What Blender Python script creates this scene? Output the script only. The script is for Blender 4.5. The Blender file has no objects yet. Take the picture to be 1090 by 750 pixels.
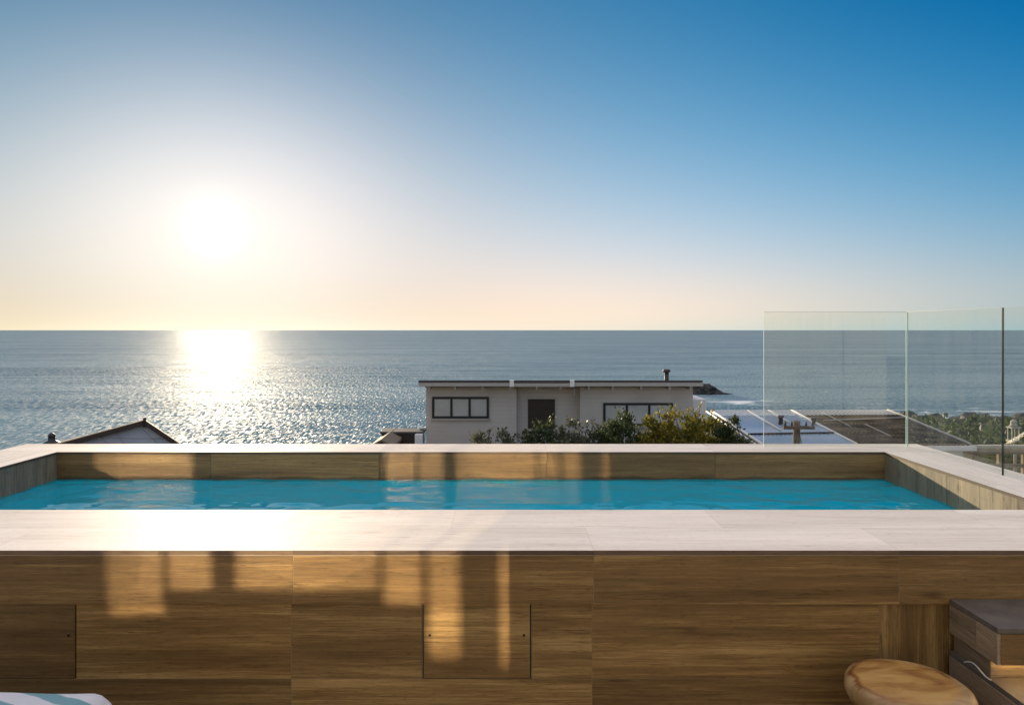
import bpy, bmesh, math, random
from mathutils import Vector, Matrix, noise as mnoise
random.seed(7)
R = math.radians
C = bpy.context.scene.collection
SC = bpy.context.scene
F = 740.0                      # focal length in photograph pixels (24 mm class lens)
EYE = Vector((0, 0, 1.67))

def X(px, d): return (px - 545.0) / F * d
def Z(py, d): return EYE.z - (py - 351.0) / F * d

# ------------------------------------------------------------------ helpers
class MB:
    """collects polygons with uv (metres along / across the grain) and material slots"""
    def __init__(s): s.v = []; s.f = []; s.uv = []; s.mi = []; s.sm = []
    def face(s, pts, uvs=None, mi=0, smooth=False):
        n = len(s.v); s.v += [tuple(p) for p in pts]; s.f.append(list(range(n, n + len(pts))))
        s.uv.append(uvs or [(0, 0)] * len(pts)); s.mi.append(mi); s.sm.append(smooth)
    def box(s, x0, x1, y0, y1, z0, z1, grain='x', off=None, mi=0, M=None, side=None):
        if off is None: off = (random.uniform(0, 90), random.uniform(0, 90))
        q = [(x0,y0,z0),(x1,y0,z0),(x1,y1,z0),(x0,y1,z0),(x0,y0,z1),(x1,y0,z1),(x1,y1,z1),(x0,y1,z1)]
        g = 'xyz'.index(grain)
        for idx, n in (((0,1,5,4),1),((2,3,7,6),1),((1,2,6,5),0),((3,0,4,7),0),((4,5,6,7),2),((3,2,1,0),2)):
            ax = [a for a in (0,1,2) if a != n]
            a = g if g in ax else ax[0]; b = [k for k in ax if k != a][0]
            uv = [(q[i][a] + off[0], q[i][b] + off[1]) for i in idx]
            pts = [q[i] for i in idx]
            if M is not None: pts = [M @ Vector(p) for p in pts]
            s.face(pts, uv, mi if side is None or n == 2 else side)
    def tube(s, pts, rad, n=10, mi=0, cap=True):
        pts = [Vector(p) for p in pts]
        rads = rad if isinstance(rad, (list, tuple)) else [rad] * len(pts)
        rings = []
        up = None
        for i, p in enumerate(pts):
            t = (pts[min(i+1, len(pts)-1)] - pts[max(i-1, 0)]).normalized()
            if up is None or abs(up.dot(t)) > .95: up = Vector((0,0,1)) if abs(t.z) < .9 else Vector((1,0,0))
            a = t.cross(up).normalized(); b = t.cross(a).normalized(); up = a.cross(t) * -1 if False else up
            rings.append([p + (a*math.cos(2*math.pi*k/n) + b*math.sin(2*math.pi*k/n)) * rads[i] for k in range(n)])
        for i in range(len(rings)-1):
            for k in range(n):
                k2 = (k+1) % n
                s.face([rings[i][k], rings[i][k2], rings[i+1][k2], rings[i+1][k]],
                       [(i*.3,k/n),(i*.3,(k+1)/n),(i*.3+.3,(k+1)/n),(i*.3+.3,k/n)], mi, True)
        if cap: s.face(rings[0], None, mi); s.face(rings[-1][::-1], None, mi)
    def lathe(s, prof, c, n=48, mi=0, wob=None):
        rings = []
        for r, z in prof:
            ring = []
            for k in range(n):
                a = 2*math.pi*k/n
                w = wob(a, z) if wob else 1
                ring.append((c[0]+r*w*math.cos(a), c[1]+r*w*math.sin(a), c[2]+z))
            rings.append(ring)
        for i in range(len(rings)-1):
            for k in range(n):
                k2 = (k+1) % n
                s.face([rings[i][k], rings[i][k2], rings[i+1][k2], rings[i+1][k]], None, mi, True)
        s.face(rings[-1], None, mi, True); s.face(rings[0][::-1], None, mi)
    def build(s, name, mats, parent=None, merge=True, bevel=0):
        me = bpy.data.meshes.new(name)
        me.from_pydata(s.v, [], s.f)
        if not isinstance(mats, (list, tuple)): mats = [mats]
        for m in mats: me.materials.append(m)
        ul = me.uv_layers.new(name='UVMap')
        flat = [c for f in s.uv for uv in f for c in uv]
        ul.data.foreach_set('uv', flat)
        me.polygons.foreach_set('material_index', s.mi)
        me.polygons.foreach_set('use_smooth', s.sm)
        if merge:
            bm = bmesh.new(); bm.from_mesh(me)
            bmesh.ops.remove_doubles(bm, verts=bm.verts, dist=1e-5)
            bmesh.ops.recalc_face_normals(bm, faces=bm.faces)
            bm.to_mesh(me); bm.free()
        me.update()
        o = bpy.data.objects.new(name, me); C.objects.link(o)
        if parent is not None:
            o.parent = parent; o.matrix_parent_inverse = Matrix.Translation(parent.location).inverted()
        if bevel:
            b = o.modifiers.new('bevel', 'BEVEL'); b.width = bevel; b.segments = 2; b.limit_method = 'ANGLE'
        return o

def tag(o, label=None, cat=None, group=None, kind=None):
    if label: o['label'] = label
    if cat: o['category'] = cat
    if group: o['group'] = group
    if kind: o['kind'] = kind
    return o
def empty(name, loc, label, cat, group=None):
    o = bpy.data.objects.new(name, None); C.objects.link(o); o.location = loc
    o.empty_display_size = .1
    return tag(o, label, cat, group)

# ------------------------------------------------------------------ materials
def nt(name):
    m = bpy.data.materials.new(name); m.use_nodes = True
    t = m.node_tree; b = t.nodes['Principled BSDF']
    return m, t, b
def N(t, typ, **kw):
    n = t.nodes.new(typ)
    for k, v in kw.items():
        if k in n.inputs: n.inputs[k].default_value = v
        else: setattr(n, k, v)
    return n
def L(t, a, b): t.links.new(a, b)
def ramp(t, fac, stops, interp='LINEAR'):
    r = t.nodes.new('ShaderNodeValToRGB'); e = r.color_ramp.elements
    while len(e) < len(stops): e.new(.5)
    for i, (p, c) in enumerate(stops):
        e[i].position = p; e[i].color = (*c, 1) if len(c) == 3 else c
    L(t, fac, r.inputs['Fac']); r.color_ramp.interpolation = interp; return r.outputs['Color']
def math_n(t, op, a, b=None):
    n = t.nodes.new('ShaderNodeMath'); n.operation = op
    for i, v in enumerate((a, b)):
        if v is None: continue
        if isinstance(v, (int, float)): n.inputs[i].default_value = v
        else: L(t, v, n.inputs[i])
    return n.outputs[0]
def vmath(t, op, a, b=None):
    n = t.nodes.new('ShaderNodeVectorMath'); n.operation = op
    for i, v in enumerate((a, b)):
        if v is None: continue
        if isinstance(v, (tuple, list, Vector)): n.inputs[i].default_value = tuple(v)
        elif isinstance(v, (int, float)): n.inputs['Scale'].default_value = v
        else: L(t, v, n.inputs[i])
    return n.outputs['Value'] if op in ('DOT_PRODUCT', 'LENGTH', 'DISTANCE') else n.outputs['Vector']
def mixc(t, mode, f, a, b):
    n = t.nodes.new('ShaderNodeMix'); n.data_type = 'RGBA'; n.blend_type = mode
    for i, v in ((0, f), (6, a), (7, b)):
        if isinstance(v, (int, float)): n.inputs[i].default_value = v
        elif isinstance(v, (tuple, list)): n.inputs[i].default_value = (*v, 1)
        else: L(t, v, n.inputs[i])
    return n.outputs[2]

def simple(name, col, rough=.6, metal=0, spec=.5, var=.12, scale=6, bump=0):
    m, t, b = nt(name)
    tc = N(t, 'ShaderNodeTexCoord')
    n = N(t, 'ShaderNodeTexNoise', Scale=scale, Detail=6.0, Roughness=.65)
    L(t, tc.outputs['Object'], n.inputs['Vector'])
    lo = tuple(c*(1-var) for c in col); hi = tuple(min(1, c*(1+var)) for c in col)
    L(t, ramp(t, n.outputs['Fac'], [(.3, lo), (.7, hi)]), b.inputs['Base Color'])
    b.inputs['Roughness'].default_value = rough; b.inputs['Metallic'].default_value = metal
    b.inputs['Specular IOR Level'].default_value = spec
    if bump:
        bp = N(t, 'ShaderNodeBump', Strength=bump, Distance=.02)
        L(t, n.outputs['Fac'], bp.inputs['Height']); L(t, bp.outputs['Normal'], b.inputs['Normal'])
    return m

def wood_tile(name, dark, mid, light, rough=.4, spec=.5, contrast=1.0, bump=.08, band=7.0, knots=.7):
    """wood-look porcelain: long streaks along u, per-tile change through random uv offsets"""
    m, t, b = nt(name)
    uv = N(t, 'ShaderNodeUVMap')
    def streak(su, sv, det, dist, ro=.6):
        mp = N(t, 'ShaderNodeMapping'); mp.inputs['Scale'].default_value = (su, sv, 1)
        L(t, uv.outputs['UV'], mp.inputs['Vector'])
        n = N(t, 'ShaderNodeTexNoise', Scale=1.0, Detail=det, Roughness=ro, Distortion=dist)
        n.noise_dimensions = '2D'
        L(t, mp.outputs['Vector'], n.inputs['Vector']); return n.outputs['Fac']
    a = streak(.55, band, 8.0, .28, .66)
    f = streak(2.2, band*8, 6.0, .15, .75)
    big = streak(.35, 1.6, 2.0, .2)
    fine = streak(7.0, band*24, 5.0, .1, .75)
    s = math_n(t, 'ADD', math_n(t, 'MULTIPLY', a, .40), math_n(t, 'ADD', math_n(t, 'MULTIPLY', f, .28), math_n(t, 'MULTIPLY', big, .12)))
    s = math_n(t, 'ADD', s, math_n(t, 'MULTIPLY', fine, .2))
    w = .2 / contrast
    col = ramp(t, s, [(.5-w, dark), (.5, mid), (.5+w*.75, light)])
    tv = streak(.11, .11, 1.0, 0)          # each tile was cut from a differently toned board
    col = mixc(t, 'MULTIPLY', min(1, knots*1.4-.35), col, ramp(t, tv, [(.34,(.56,.55,.54)),(.5,(.95,.95,.95)),(.64,(1.2,1.18,1.14))]))
    # thin dark cracks along the grain, and a rare knot
    cr = streak(1.3, band*3.4, 3.0, .5, .55)
    col = mixc(t, 'MULTIPLY', knots, col, ramp(t, math_n(t, 'ABSOLUTE', math_n(t, 'SUBTRACT', cr, .36)), [(.0,(.42,.36,.32)),(.022,(1,1,1))]))
    po = streak(26.0, band*22, 2.0, 0, .5)     # short dark pores
    col = mixc(t, 'MULTIPLY', knots, col, ramp(t, po, [(.27,(.50,.46,.42)),(.36,(1,1,1))]))
    v = N(t, 'ShaderNodeTexVoronoi', Scale=1.0); v.voronoi_dimensions = '2D'
    mp = N(t, 'ShaderNodeMapping'); mp.inputs['Scale'].default_value = (.7, 2.0, 1)
    L(t, uv.outputs['UV'], mp.inputs['Vector']); L(t, mp.outputs['Vector'], v.inputs['Vector'])
    wob_ = math_n(t, 'ADD', v.outputs['Distance'], math_n(t, 'MULTIPLY', math_n(t, 'SUBTRACT', f, .5), .05))
    col = mixc(t, 'MULTIPLY', knots*.8, col, ramp(t, wob_, [(.012,(.35,.30,.26)),(.030,(.8,.76,.72)),(.05,(1,1,1))]))
    L(t, col, b.inputs['Base Color'])
    b.inputs['Roughness'].default_value = rough; b.inputs['Specular IOR Level'].default_value = spec
    rr = N(t, 'ShaderNodeMapRange'); rr.inputs['To Min'].default_value = rough*.75; rr.inputs['To Max'].default_value = min(1, rough*1.3)
    L(t, s, rr.inputs['Value']); L(t, rr.outputs['Result'], b.inputs['Roughness'])
    bp = N(t, 'ShaderNodeBump', Strength=bump, Distance=.004)
    L(t, s, bp.inputs['Height']); L(t, bp.outputs['Normal'], b.inputs['Normal'])
    return m

M = {}
M['clad'] = wood_tile('wood_look_cladding', (.050,.026,.009), (.215,.126,.042), (.48,.32,.125), .42, band=11.0)
M['inner'] = wood_tile('wood_look_pool_lining', (.075,.040,.016), (.25,.150,.058), (.45,.295,.12), .35, band=11.0)
def wet_line(m):
    t = m.node_tree; b = t.nodes['Principled BSDF']; src = b.inputs['Base Color'].links[0].from_socket
    g = N(t, 'ShaderNodeNewGeometry'); sp = N(t, 'ShaderNodeSeparateXYZ'); L(t, g.outputs['Position'], sp.inputs[0])
    n = N(t, 'ShaderNodeTexNoise', Scale=5.0, Detail=4.0); L(t, g.outputs['Position'], n.inputs['Vector'])
    h = math_n(t, 'ADD', sp.outputs['Z'], math_n(t, 'MULTIPLY', math_n(t, 'SUBTRACT', n.outputs['Fac'], .5), -.05))
    L(t, mixc(t, 'MULTIPLY', 1.0, src, ramp(t, math_n(t, 'SUBTRACT', h, .55), [(.062,(.42,.42,.44)),(.075,(1,1,1))])), b.inputs['Base Color'])
wet_line(M['inner'])
M['side'] = wood_tile('grey_pool_side_tile', (.115,.085,.058), (.26,.195,.13), (.44,.34,.215), .45)
M['cope'] = wood_tile('pale_coping_tile', (.60,.53,.46), (.78,.71,.635), (.87,.805,.735), .60, .07, 1.25, .03, 8.0, .32)
M['copedge'] = wood_tile('brown_tile_edge', (.05,.03,.018), (.12,.075,.045), (.2,.13,.08), .5)
M['grout'] = simple('pale_grout', (.36,.32,.27), .9)
M['joint'] = simple('tan_joint_grout', (.27,.20,.12), .9)
M['gap'] = simple('dark_joint', (.02,.015,.012), .9)
M['stone'] = simple('dark_step_stone', (.118,.100,.082), .5, var=.3, scale=14)
M['pooltile'] = simple('turquoise_pool_plaster', (.03,.66,.78), .5, var=.08, scale=3)
M['screw'] = simple('dark_screw_metal', (.06,.04,.03), .4, .8)
M['render_white'] = simple('white_wall_render', (.78,.75,.70), .8, var=.04)
M['black'] = simple('black_aluminium', (.012,.012,.013), .45)
M['edge'] = simple('dark_green_glass_edge', (.004,.016,.013), .3)
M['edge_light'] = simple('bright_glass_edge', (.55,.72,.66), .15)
M['white'] = simple('white_paint', (.78,.76,.72), .5, var=.05)
M['cable'] = simple('white_cable_sheath', (.5,.49,.47), .5, var=.03)

# clear glass: real two-sided pane, Fresnel mix of clear transmission and mirror
def glass(name, tint, refl=1.0, ior=1.5, haze=0.0):
    m = bpy.data.materials.new(name); m.use_nodes = True; t = m.node_tree
    t.nodes.clear(); o = N(t, 'ShaderNodeOutputMaterial')
    tr = N(t, 'ShaderNodeBsdfTransparent'); tr.inputs['Color'].default_value = (*tint, 1)
    gl = N(t, 'ShaderNodeBsdfGlossy'); gl.inputs['Roughness'].default_value = 0.0
    g = N(t, 'ShaderNodeNewGeometry')       # Schlick Fresnel, the same from both faces of the pane
    c = math_n(t, 'ABSOLUTE', vmath(t, 'DOT_PRODUCT', g.outputs['Normal'], g.outputs['Incoming']))
    fr = math_n(t, 'ADD', .04, math_n(t, 'MULTIPLY', .96, math_n(t, 'POWER', math_n(t, 'SUBTRACT', 1.0, c), 5.0)))
    mx = N(t, 'ShaderNodeMixShader')
    L(t, math_n(t, 'MULTIPLY', fr, refl), mx.inputs['Fac'])
    L(t, tr.outputs[0], mx.inputs[1]); L(t, gl.outputs[0], mx.inputs[2])
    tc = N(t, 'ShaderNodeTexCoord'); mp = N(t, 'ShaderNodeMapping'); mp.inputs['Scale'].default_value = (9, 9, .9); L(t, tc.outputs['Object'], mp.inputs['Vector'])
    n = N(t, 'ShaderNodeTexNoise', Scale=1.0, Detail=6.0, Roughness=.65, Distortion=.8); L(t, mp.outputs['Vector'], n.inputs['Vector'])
    df = N(t, 'ShaderNodeBsdfDiffuse'); df.inputs['Color'].default_value = (.8,.82,.80,1); m2 = N(t, 'ShaderNodeMixShader')  # pale upright streaks painted in to imitate the house's reflection
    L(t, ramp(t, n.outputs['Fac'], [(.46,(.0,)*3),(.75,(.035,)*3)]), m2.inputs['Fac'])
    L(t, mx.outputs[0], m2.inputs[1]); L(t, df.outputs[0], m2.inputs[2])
    L(t, m2.outputs[0], o.inputs['Surface'])
    return m
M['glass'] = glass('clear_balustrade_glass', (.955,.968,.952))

# ------------------------------------------------------------------ light and sky
SUN_PX = (228, 243)
sun_to = Vector((SUN_PX[0]-545, F, 351-SUN_PX[1])).normalized()      # towards the sun
SUN_EL = math.asin(sun_to.z); SUN_AZ = math.atan2(sun_to.x, sun_to.y)
sd = bpy.data.lights.new('sun', 'SUN'); sd.energy = 5.0; sd.angle = R(.5); sd.color = (1, .81, .56)
so = bpy.data.objects.new('sun', sd); C.objects.link(so); so.location = (-20, 40, 30)
so.rotation_euler = sun_to.to_track_quat('Z', 'Y').to_euler()
CORE_GAIN = 2.4; SKY_FILL = .92
W = bpy.data.worlds.new('World'); SC.world = W; W.use_nodes = True
t = W.node_tree; bg = t.nodes['Background']
sky = N(t, 'ShaderNodeTexSky'); sky.sky_type = 'NISHITA'; sky.sun_disc = False
sky.sun_elevation = SUN_EL; sky.sun_rotation = SUN_AZ
sky.altitude = 0; sky.air_density = 1.0; sky.dust_density = 0.0; sky.ozone_density = 4.0
sky.sun_intensity = 1
geo = N(t, 'ShaderNodeTexCoord'); dirv = vmath(t, 'NORMALIZE', geo.outputs['Generated'])
sep = N(t, 'ShaderNodeSeparateXYZ'); L(t, dirv, sep.inputs[0])
el = math_n(t, 'MAXIMUM', sep.outputs['Z'], 0.0)
# the Nishita sky, with the thickness of the sea air (falling off with height) and the forward glow round the sun added
cosang = vmath(t, 'DOT_PRODUCT', dirv, tuple(sun_to))
ang = math_n(t, 'ARCCOSINE', math_n(t, 'MINIMUM', cosang, 1.0))
def gauss(width, amp):
    q = math_n(t, 'MULTIPLY', ang, 1.0/R(width))
    return math_n(t, 'MULTIPLY', math_n(t, 'EXPONENT', math_n(t, 'MULTIPLY', math_n(t, 'MULTIPLY', q, q), -1.0)), amp)
def scaled(c, fac):
    n = N(t, 'ShaderNodeVectorMath'); n.operation = 'SCALE'
    if isinstance(c, tuple): n.inputs[0].default_value = c
    else: L(t, c, n.inputs[0])
    if isinstance(fac, float): n.inputs['Scale'].default_value = fac
    else: L(t, fac, n.inputs['Scale'])
    return n.outputs['Vector']
def power3(v, p):
    sp_ = N(t, 'ShaderNodeSeparateXYZ'); L(t, v, sp_.inputs[0]); cb = N(t, 'ShaderNodeCombineXYZ')
    for k in range(3): L(t, math_n(t, 'POWER', math_n(t, 'MAXIMUM', sp_.outputs[k], 0.0), p), cb.inputs[k])
    return cb.outputs[0]
SKY = .1
def layer(h): return math_n(t, 'EXPONENT', math_n(t, 'MULTIPLY', el, -1.0/h))
g1 = gauss(22, 1.0); g2 = gauss(13, 1.0); e0, e1, e2 = layer(.03), layer(.12), layer(.40)
acc = vmath(t, 'MULTIPLY', power3(scaled(sky.outputs['Color'], SKY), 1/2.2), (.413,.392,.384))
for c, fac in (((-.288,.048,.241), 1.0), ((-.253,.012,.109), e0), ((-.101,-.33,-.431), e1), ((1.348,.946,.719), e2),
               ((.571,.344,.203), math_n(t, 'MULTIPLY', e0, g1)), ((-1.237,-.659,-.131), math_n(t, 'MULTIPLY', e1, g1)),
               ((.567,.373,-.013), math_n(t, 'MULTIPLY', e2, g1)), ((-.064,-.16,-.091), g1), ((.243,.231,.209), g2),
               ((-.224,-.102,-.018), sep.outputs['X']), ((-.05,.0,.08), math_n(t, 'MULTIPLY', sep.outputs['X'], e0)), ((-.496,-.275,-.175), math_n(t, 'MULTIPLY', sep.outputs['X'], sep.outputs['X']))):
    acc = vmath(t, 'ADD', acc, scaled(c, fac))
acc = scaled(power3(acc, 2.2), 1/SKY)
q_ = math_n(t, 'MULTIPLY', math_n(t, 'EXPONENT', math_n(t, 'MULTIPLY', ang, -1.0/R(.75))), CORE_GAIN/SKY)
acc = vmath(t, 'ADD', acc, scaled((1,.90,.72), q_))
# fill light added to the unseen sky overhead and behind, brightening the foreground
hi_ = N(t, 'ShaderNodeMapRange'); hi_.interpolation_type = 'SMOOTHSTEP'; hi_.inputs['From Min'].default_value = .46; hi_.inputs['From Max'].default_value = .85; L(t, el, hi_.inputs['Value'])
bk_ = N(t, 'ShaderNodeMapRange'); bk_.interpolation_type = 'SMOOTHSTEP'; bk_.inputs['From Min'].default_value = .05; bk_.inputs['From Max'].default_value = .8; L(t, math_n(t, 'MULTIPLY', sep.outputs['Y'], -1.0), bk_.inputs['Value'])
sky_fill = math_n(t, 'MULTIPLY', math_n(t, 'MAXIMUM', hi_.outputs['Result'], math_n(t, 'MULTIPLY', bk_.outputs['Result'], .42)), SKY_FILL/SKY)
acc = vmath(t, 'ADD', acc, scaled((1,.90,.80), sky_fill))
L(t, acc, bg.inputs['Color']); bg.inputs['Strength'].default_value = .076       # with the exposure of +0.4 below

# ------------------------------------------------------------------ the raised pool
ZC = .80; YF0 = 2.751; YF1 = 3.362; YB0 = 4.964; YB1 = 5.312
XL = -3.25; XR = 2.663; XLO = -3.71; XRO = 3.09; ZW = .603
pool = empty('raised_pool', (0, 4, 0), 'raised plunge pool clad in brown wood-look tiles with pale coping', 'pool')
TH = .018
b = MB(); G = .0022
def slab_row(b, x0, x1, y0, y1, joints, grain):
    js = [x0] + [j for j in joints if x0 < j < x1] + [x1]
    for a, c in zip(js, js[1:]): b.box(a+.0003, c-.0003, y0, y1, ZC-TH, ZC, grain, side=1)
jt = [-2.07, -.866, .323, 1.532, 2.73]
slab_row(b, XLO, XRO, YF0-.006, 3.055, jt, 'x')
slab_row(b, XLO, XRO, 3.055+.0006, YF1+.004, [-2.66,-1.47,-.27,.93,2.13], 'x')
slab_row(b, XLO, XRO, YB0-.004, YB1, [-2.15,-.95,.248,1.45,2.65], 'x')
for (xa, xb) in ((XLO, XL+.004), (XR-.004, XRO)):
    js = [YF1+.0045, 3.9, YB0-.0045]
    for a, c in zip(js, js[1:]): b.box(xa, xb, a+.0003, c-.0003, ZC-TH, ZC, 'y', side=1)
b.build('coping', [M['cope'], M['copedge']], pool)
b = MB(); b.box(XLO, XRO, YF0-.001, YF0+.02, ZC-TH-.0045, ZC-TH-.0005); b.build('grout_line', M['grout'], pool)
b = MB()   # core that the tiles are glued to, grout shows in the joints
z0, z1 = -2.6, ZC-TH-.001
b.box(XLO+.02, XRO-.02, YF0+.024, YF1-.012, z0, z1); b.box(XLO+.02, XRO-.02, YB0+.012, YB1-.02, z0, z1)
b.box(XLO+.02, XL-.012, YF1-.011, YB0+.011, z0, z1); b.box(XR+.012, XRO-.02, YF1-.011, YB0+.011, z0, z1)
b.build('core_wall', M['grout'], pool)
b = MB()   # front cladding
def tiles(b, js, y0, y1, za, zb, grain='x', vert=()):
    for a, c in zip(js, js[1:]):
        b.box(a+G/2, c-G/2, y0, y1, za+G/2, zb-G/2, 'z' if (a, c) in vert else grain)
zr1 = .584; zr2 = .284
tiles(b, [XLO,-3.26,-2.07,-.866,.323,1.532,2.73,XRO], YF0, YF0+.024, zr1, ZC-TH-.004)
tiles(b, [XLO,-2.93], YF0+.013, YF0+.024, zr2, zr1)
tiles(b, [-1.733,-.878,-.357], YF0+.013, YF0+.024, zr2, zr1)
tiles(b, [.077,.318,1.461,1.74,2.6,XRO], YF0+.013, YF0+.024, zr2, zr1, vert=((1.461,1.74),))
tiles(b, [XLO,-3.26,-2.07,-.878,.318,1.52,2.73,XRO], YF0+.013, YF0+.024, -.0, zr2)
b.build('front_cladding', M['clad'], pool, bevel=.0006)
b = MB(); b.box(XLO+.004, XRO-.004, YF0+.0012, YF0+.02, zr1+.002, ZC-TH-.0062); b.box(XLO+.004, XRO-.004, YF0+.0142, YF0+.0238, .002, zr2-.001)
for xa, xb in ((XLO+.004,-2.932), (-1.731,-.358), (.079,XRO-.004)): b.box(xa, xb, YF0+.0143, YF0+.0238, zr2-.0005, zr1+.0015)
b.build('joint_grout', M['joint'], pool)
b = MB(); b.box(XLO+.004, XRO-.004, YF0+.0135, YF0+.0236, zr1-.0028, zr1+.0016); b.build('painted_shade_line', M['gap'], pool)  # dark strip laid in as painted shade below the proud tile row
def hatch(xa, xb, label):
    b = MB(); b.box(xa, xb, YF0+.021, YF0+.0235, zr2, zr1)
    fr = b.build('access_panel', M['gap'], pool); fr['label'] = label
    b = MB(); b.box(xa+.004, xb-.004, YF0+.012, YF0+.0205, zr2+.002, zr1-.001); b.build('panel_face', M['clad'], fr, bevel=.001)
    for sx in (xa+.028, xb-.028):
        b = MB(); b.lathe([(.0001,-.001),(.0055,-.001),(.0055,.0008),(.004,.0014),(.0002,.0008)], (0,0,0), 16)
        s = b.build('screw', M['screw'], fr); s.matrix_parent_inverse = Matrix(); 
        s.location = Vector((sx, YF0+.0113, Z(677, YF0))) ; s.rotation_euler = (R(90), 0, 0)
hatch(-.355, .0755, 'small square removable tile panel with two screws')
hatch(-2.93, -1.735, 'long removable tile panel at the left end')
b = MB()   # outer cladding of the three other sides
b.box(XLO, XLO+.019, YF0+.026, YB1, -2.6, ZC-TH, 'z'); b.box(XRO-.019, XRO, YF0+.026, YB1, -2.6, ZC-TH, 'z')
b.box(XLO+.02, XRO-.02, YB1-.019, YB1-.001, -2.6, ZC-TH, 'x')
b.build('outer_cladding', M['side'], pool)
b = MB()   # inner lining above the waterline
tiles(b, [XL-.011,-2.15,-.95,.248,1.45,XR+.011], YB0, YB0+.011, .45, ZC-TH)
b.build('back_lining', M['inner'], pool)
b = MB()
for xa, xb in ((XL-.011, XL), (XR, XR+.011)):
    b = MB(); ys = [YF1, 3.66, 3.96, 4.26, 4.56, 4.86, YB0-.001]
    for a, c in zip(ys, ys[1:]): b.box(xa, xb, a+.001, c-.001, .45, ZC-TH, 'z')
    b.build('side_lining', M['side'], pool)
b = MB(); tiles(b, [XL,-2.15,-.95,.248,1.45,XR], YF1-.011, YF1, .45, ZC-TH); b.build('front_lining', M['inner'], pool)
b = MB()
za, zb = -.45, .56
x0, x1, y0, y1 = XL+.001, XR-.001, YF1+.001, YB0-.001
b.face([(x0,y0,za),(x1,y0,za),(x1,y1,za),(x0,y1,za)])
b.face([(x0,y1,za),(x1,y1,za),(x1,y1,zb),(x0,y1,zb)]); b.face([(x0,y0,za),(x0,y0,zb),(x1,y0,zb),(x1,y0,za)])
b.face([(x0,y0,za),(x0,y1,za),(x0,y1,zb),(x0,y0,zb)]); b.face([(x1,y0,za),(x1,y0,zb),(x1,y1,zb),(x1,y1,za)])
b.build('basin', M['pooltile'], pool, merge=False)

# pool water: a real rippled surface
m, t, bs = nt('pool_water')
bs.inputs['Base Color'].default_value = (.0,.84,1.0,1); bs.inputs['Roughness'].default_value = .0
bs.inputs['Transmission Weight'].default_value = .7; bs.inputs['IOR'].default_value = 1.22
rw = random.Random(11); waves = []
for k in range(26):
    lam = rw.uniform(.05, .34); th_ = R(90)+rw.gauss(0, .75); waves.append((math.cos(th_)*2*math.pi/lam, math.sin(th_)*2*math.pi/lam, rw.uniform(0, 6.28), .0034*lam))
def wz(x, y):
    g = .45+.75*max(0, mnoise.noise(Vector((x*.9, y*1.3, 4)))+.35)
    q = mnoise.noise(Vector((x*1.7, y*2.1, 9)))*1.6
    return ZW + g*sum(a*math.sin(kx*x+ky*y+ph+q) for kx, ky, ph, a in waves)
nx, ny = 420, 120; X0, X1, Y0, Y1 = XL-.003, XR+.003, YF1-.003, YB0+.003
vs = [(X0+(X1-X0)*i/nx, Y0+(Y1-Y0)*j/ny) for j in range(ny+1) for i in range(nx+1)]
b = MB(); b.v = [(x, y, wz(x, y)) for x, y in vs]
b.f = [[j*(nx+1)+i, j*(nx+1)+i+1, (j+1)*(nx+1)+i+1, (j+1)*(nx+1)+i] for j in range(ny) for i in range(nx)]
b.uv = [[(0,0)]*4]*len(b.f); b.mi = [0]*len(b.f); b.sm = [True]*len(b.f)
tag(b.build('pool_water', m, merge=False), 'clear turquoise water filling the raised pool', 'water', kind='structure')

# ------------------------------------------------------------------ glass balustrade
GT = 1.803; gy = 5.167; gx = 2.94; th = .008
def glass_panel(p0, p1, label, dark_end=None):
    """upright pane between two plan points, sunk in the coping"""
    p0 = Vector((*p0, 0)); p1 = Vector((*p1, 0)); d = (p1-p0).normalized(); n = Vector((-d.y, d.x, 0)) * th/2
    e = empty('glass_panel', ((p0.x+p1.x)/2, (p0.y+p1.y)/2, ZC), label, 'glass panel', 'frameless glass balustrade panels')
    zt, zb = Vector((0,0,GT)), Vector((0,0,ZC+.0005))
    b = MB()
    b.face([p0+n+zb, p1+n+zb, p1+n+zt, p0+n+zt]); b.face([p1-n+zb, p0-n+zb, p0-n+zt, p1-n+zt])
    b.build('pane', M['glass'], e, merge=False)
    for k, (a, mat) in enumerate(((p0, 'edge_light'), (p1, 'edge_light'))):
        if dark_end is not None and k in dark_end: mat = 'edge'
        b = MB(); w = d*.0012 * (1 if k else -1)
        b.face([a+n+zb, a-n+zb, a-n+zt, a+n+zt]); b.face([a+w+n+zb, a+w-n+zb, a+w-n+zt, a+w+n+zt])
        b.face([a+n+zb, a+w+n+zb, a+w+n+zt, a+n+zt]); b.face([a-n+zb, a+w-n+zb, a+w-n+zt, a-n+zt])
        b.build('polished_edge', M[mat], e)
    b = MB(); h = Vector((0,0,.0012))
    b.face([p0+n+zt, p1+n+zt, p1-n+zt, p0-n+zt]); b.face([p0+n+zt+h, p1+n+zt+h, p1-n+zt+h, p0-n+zt+h])
    b.face([p0+n+zt, p1+n+zt, p1+n+zt+h, p0+n+zt+h]); b.face([p0-n+zt, p1-n+zt, p1-n+zt+h, p0-n+zt+h])
    b.build('polished_edge', M['edge'], e)
glass_panel((X(813, gy), gy), (gx-.012, gy), 'frameless glass panel standing on the back coping of the pool')
glass_panel((gx, gy), (gx, 4.168), 'glass panel on the right coping nearest the back corner, bright far edge', dark_end=(1,))
glass_panel((gx, 4.160), (gx, 3.10), 'glass panel cut by the right picture edge, beyond the dark joint', dark_end=(0,))

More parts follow.
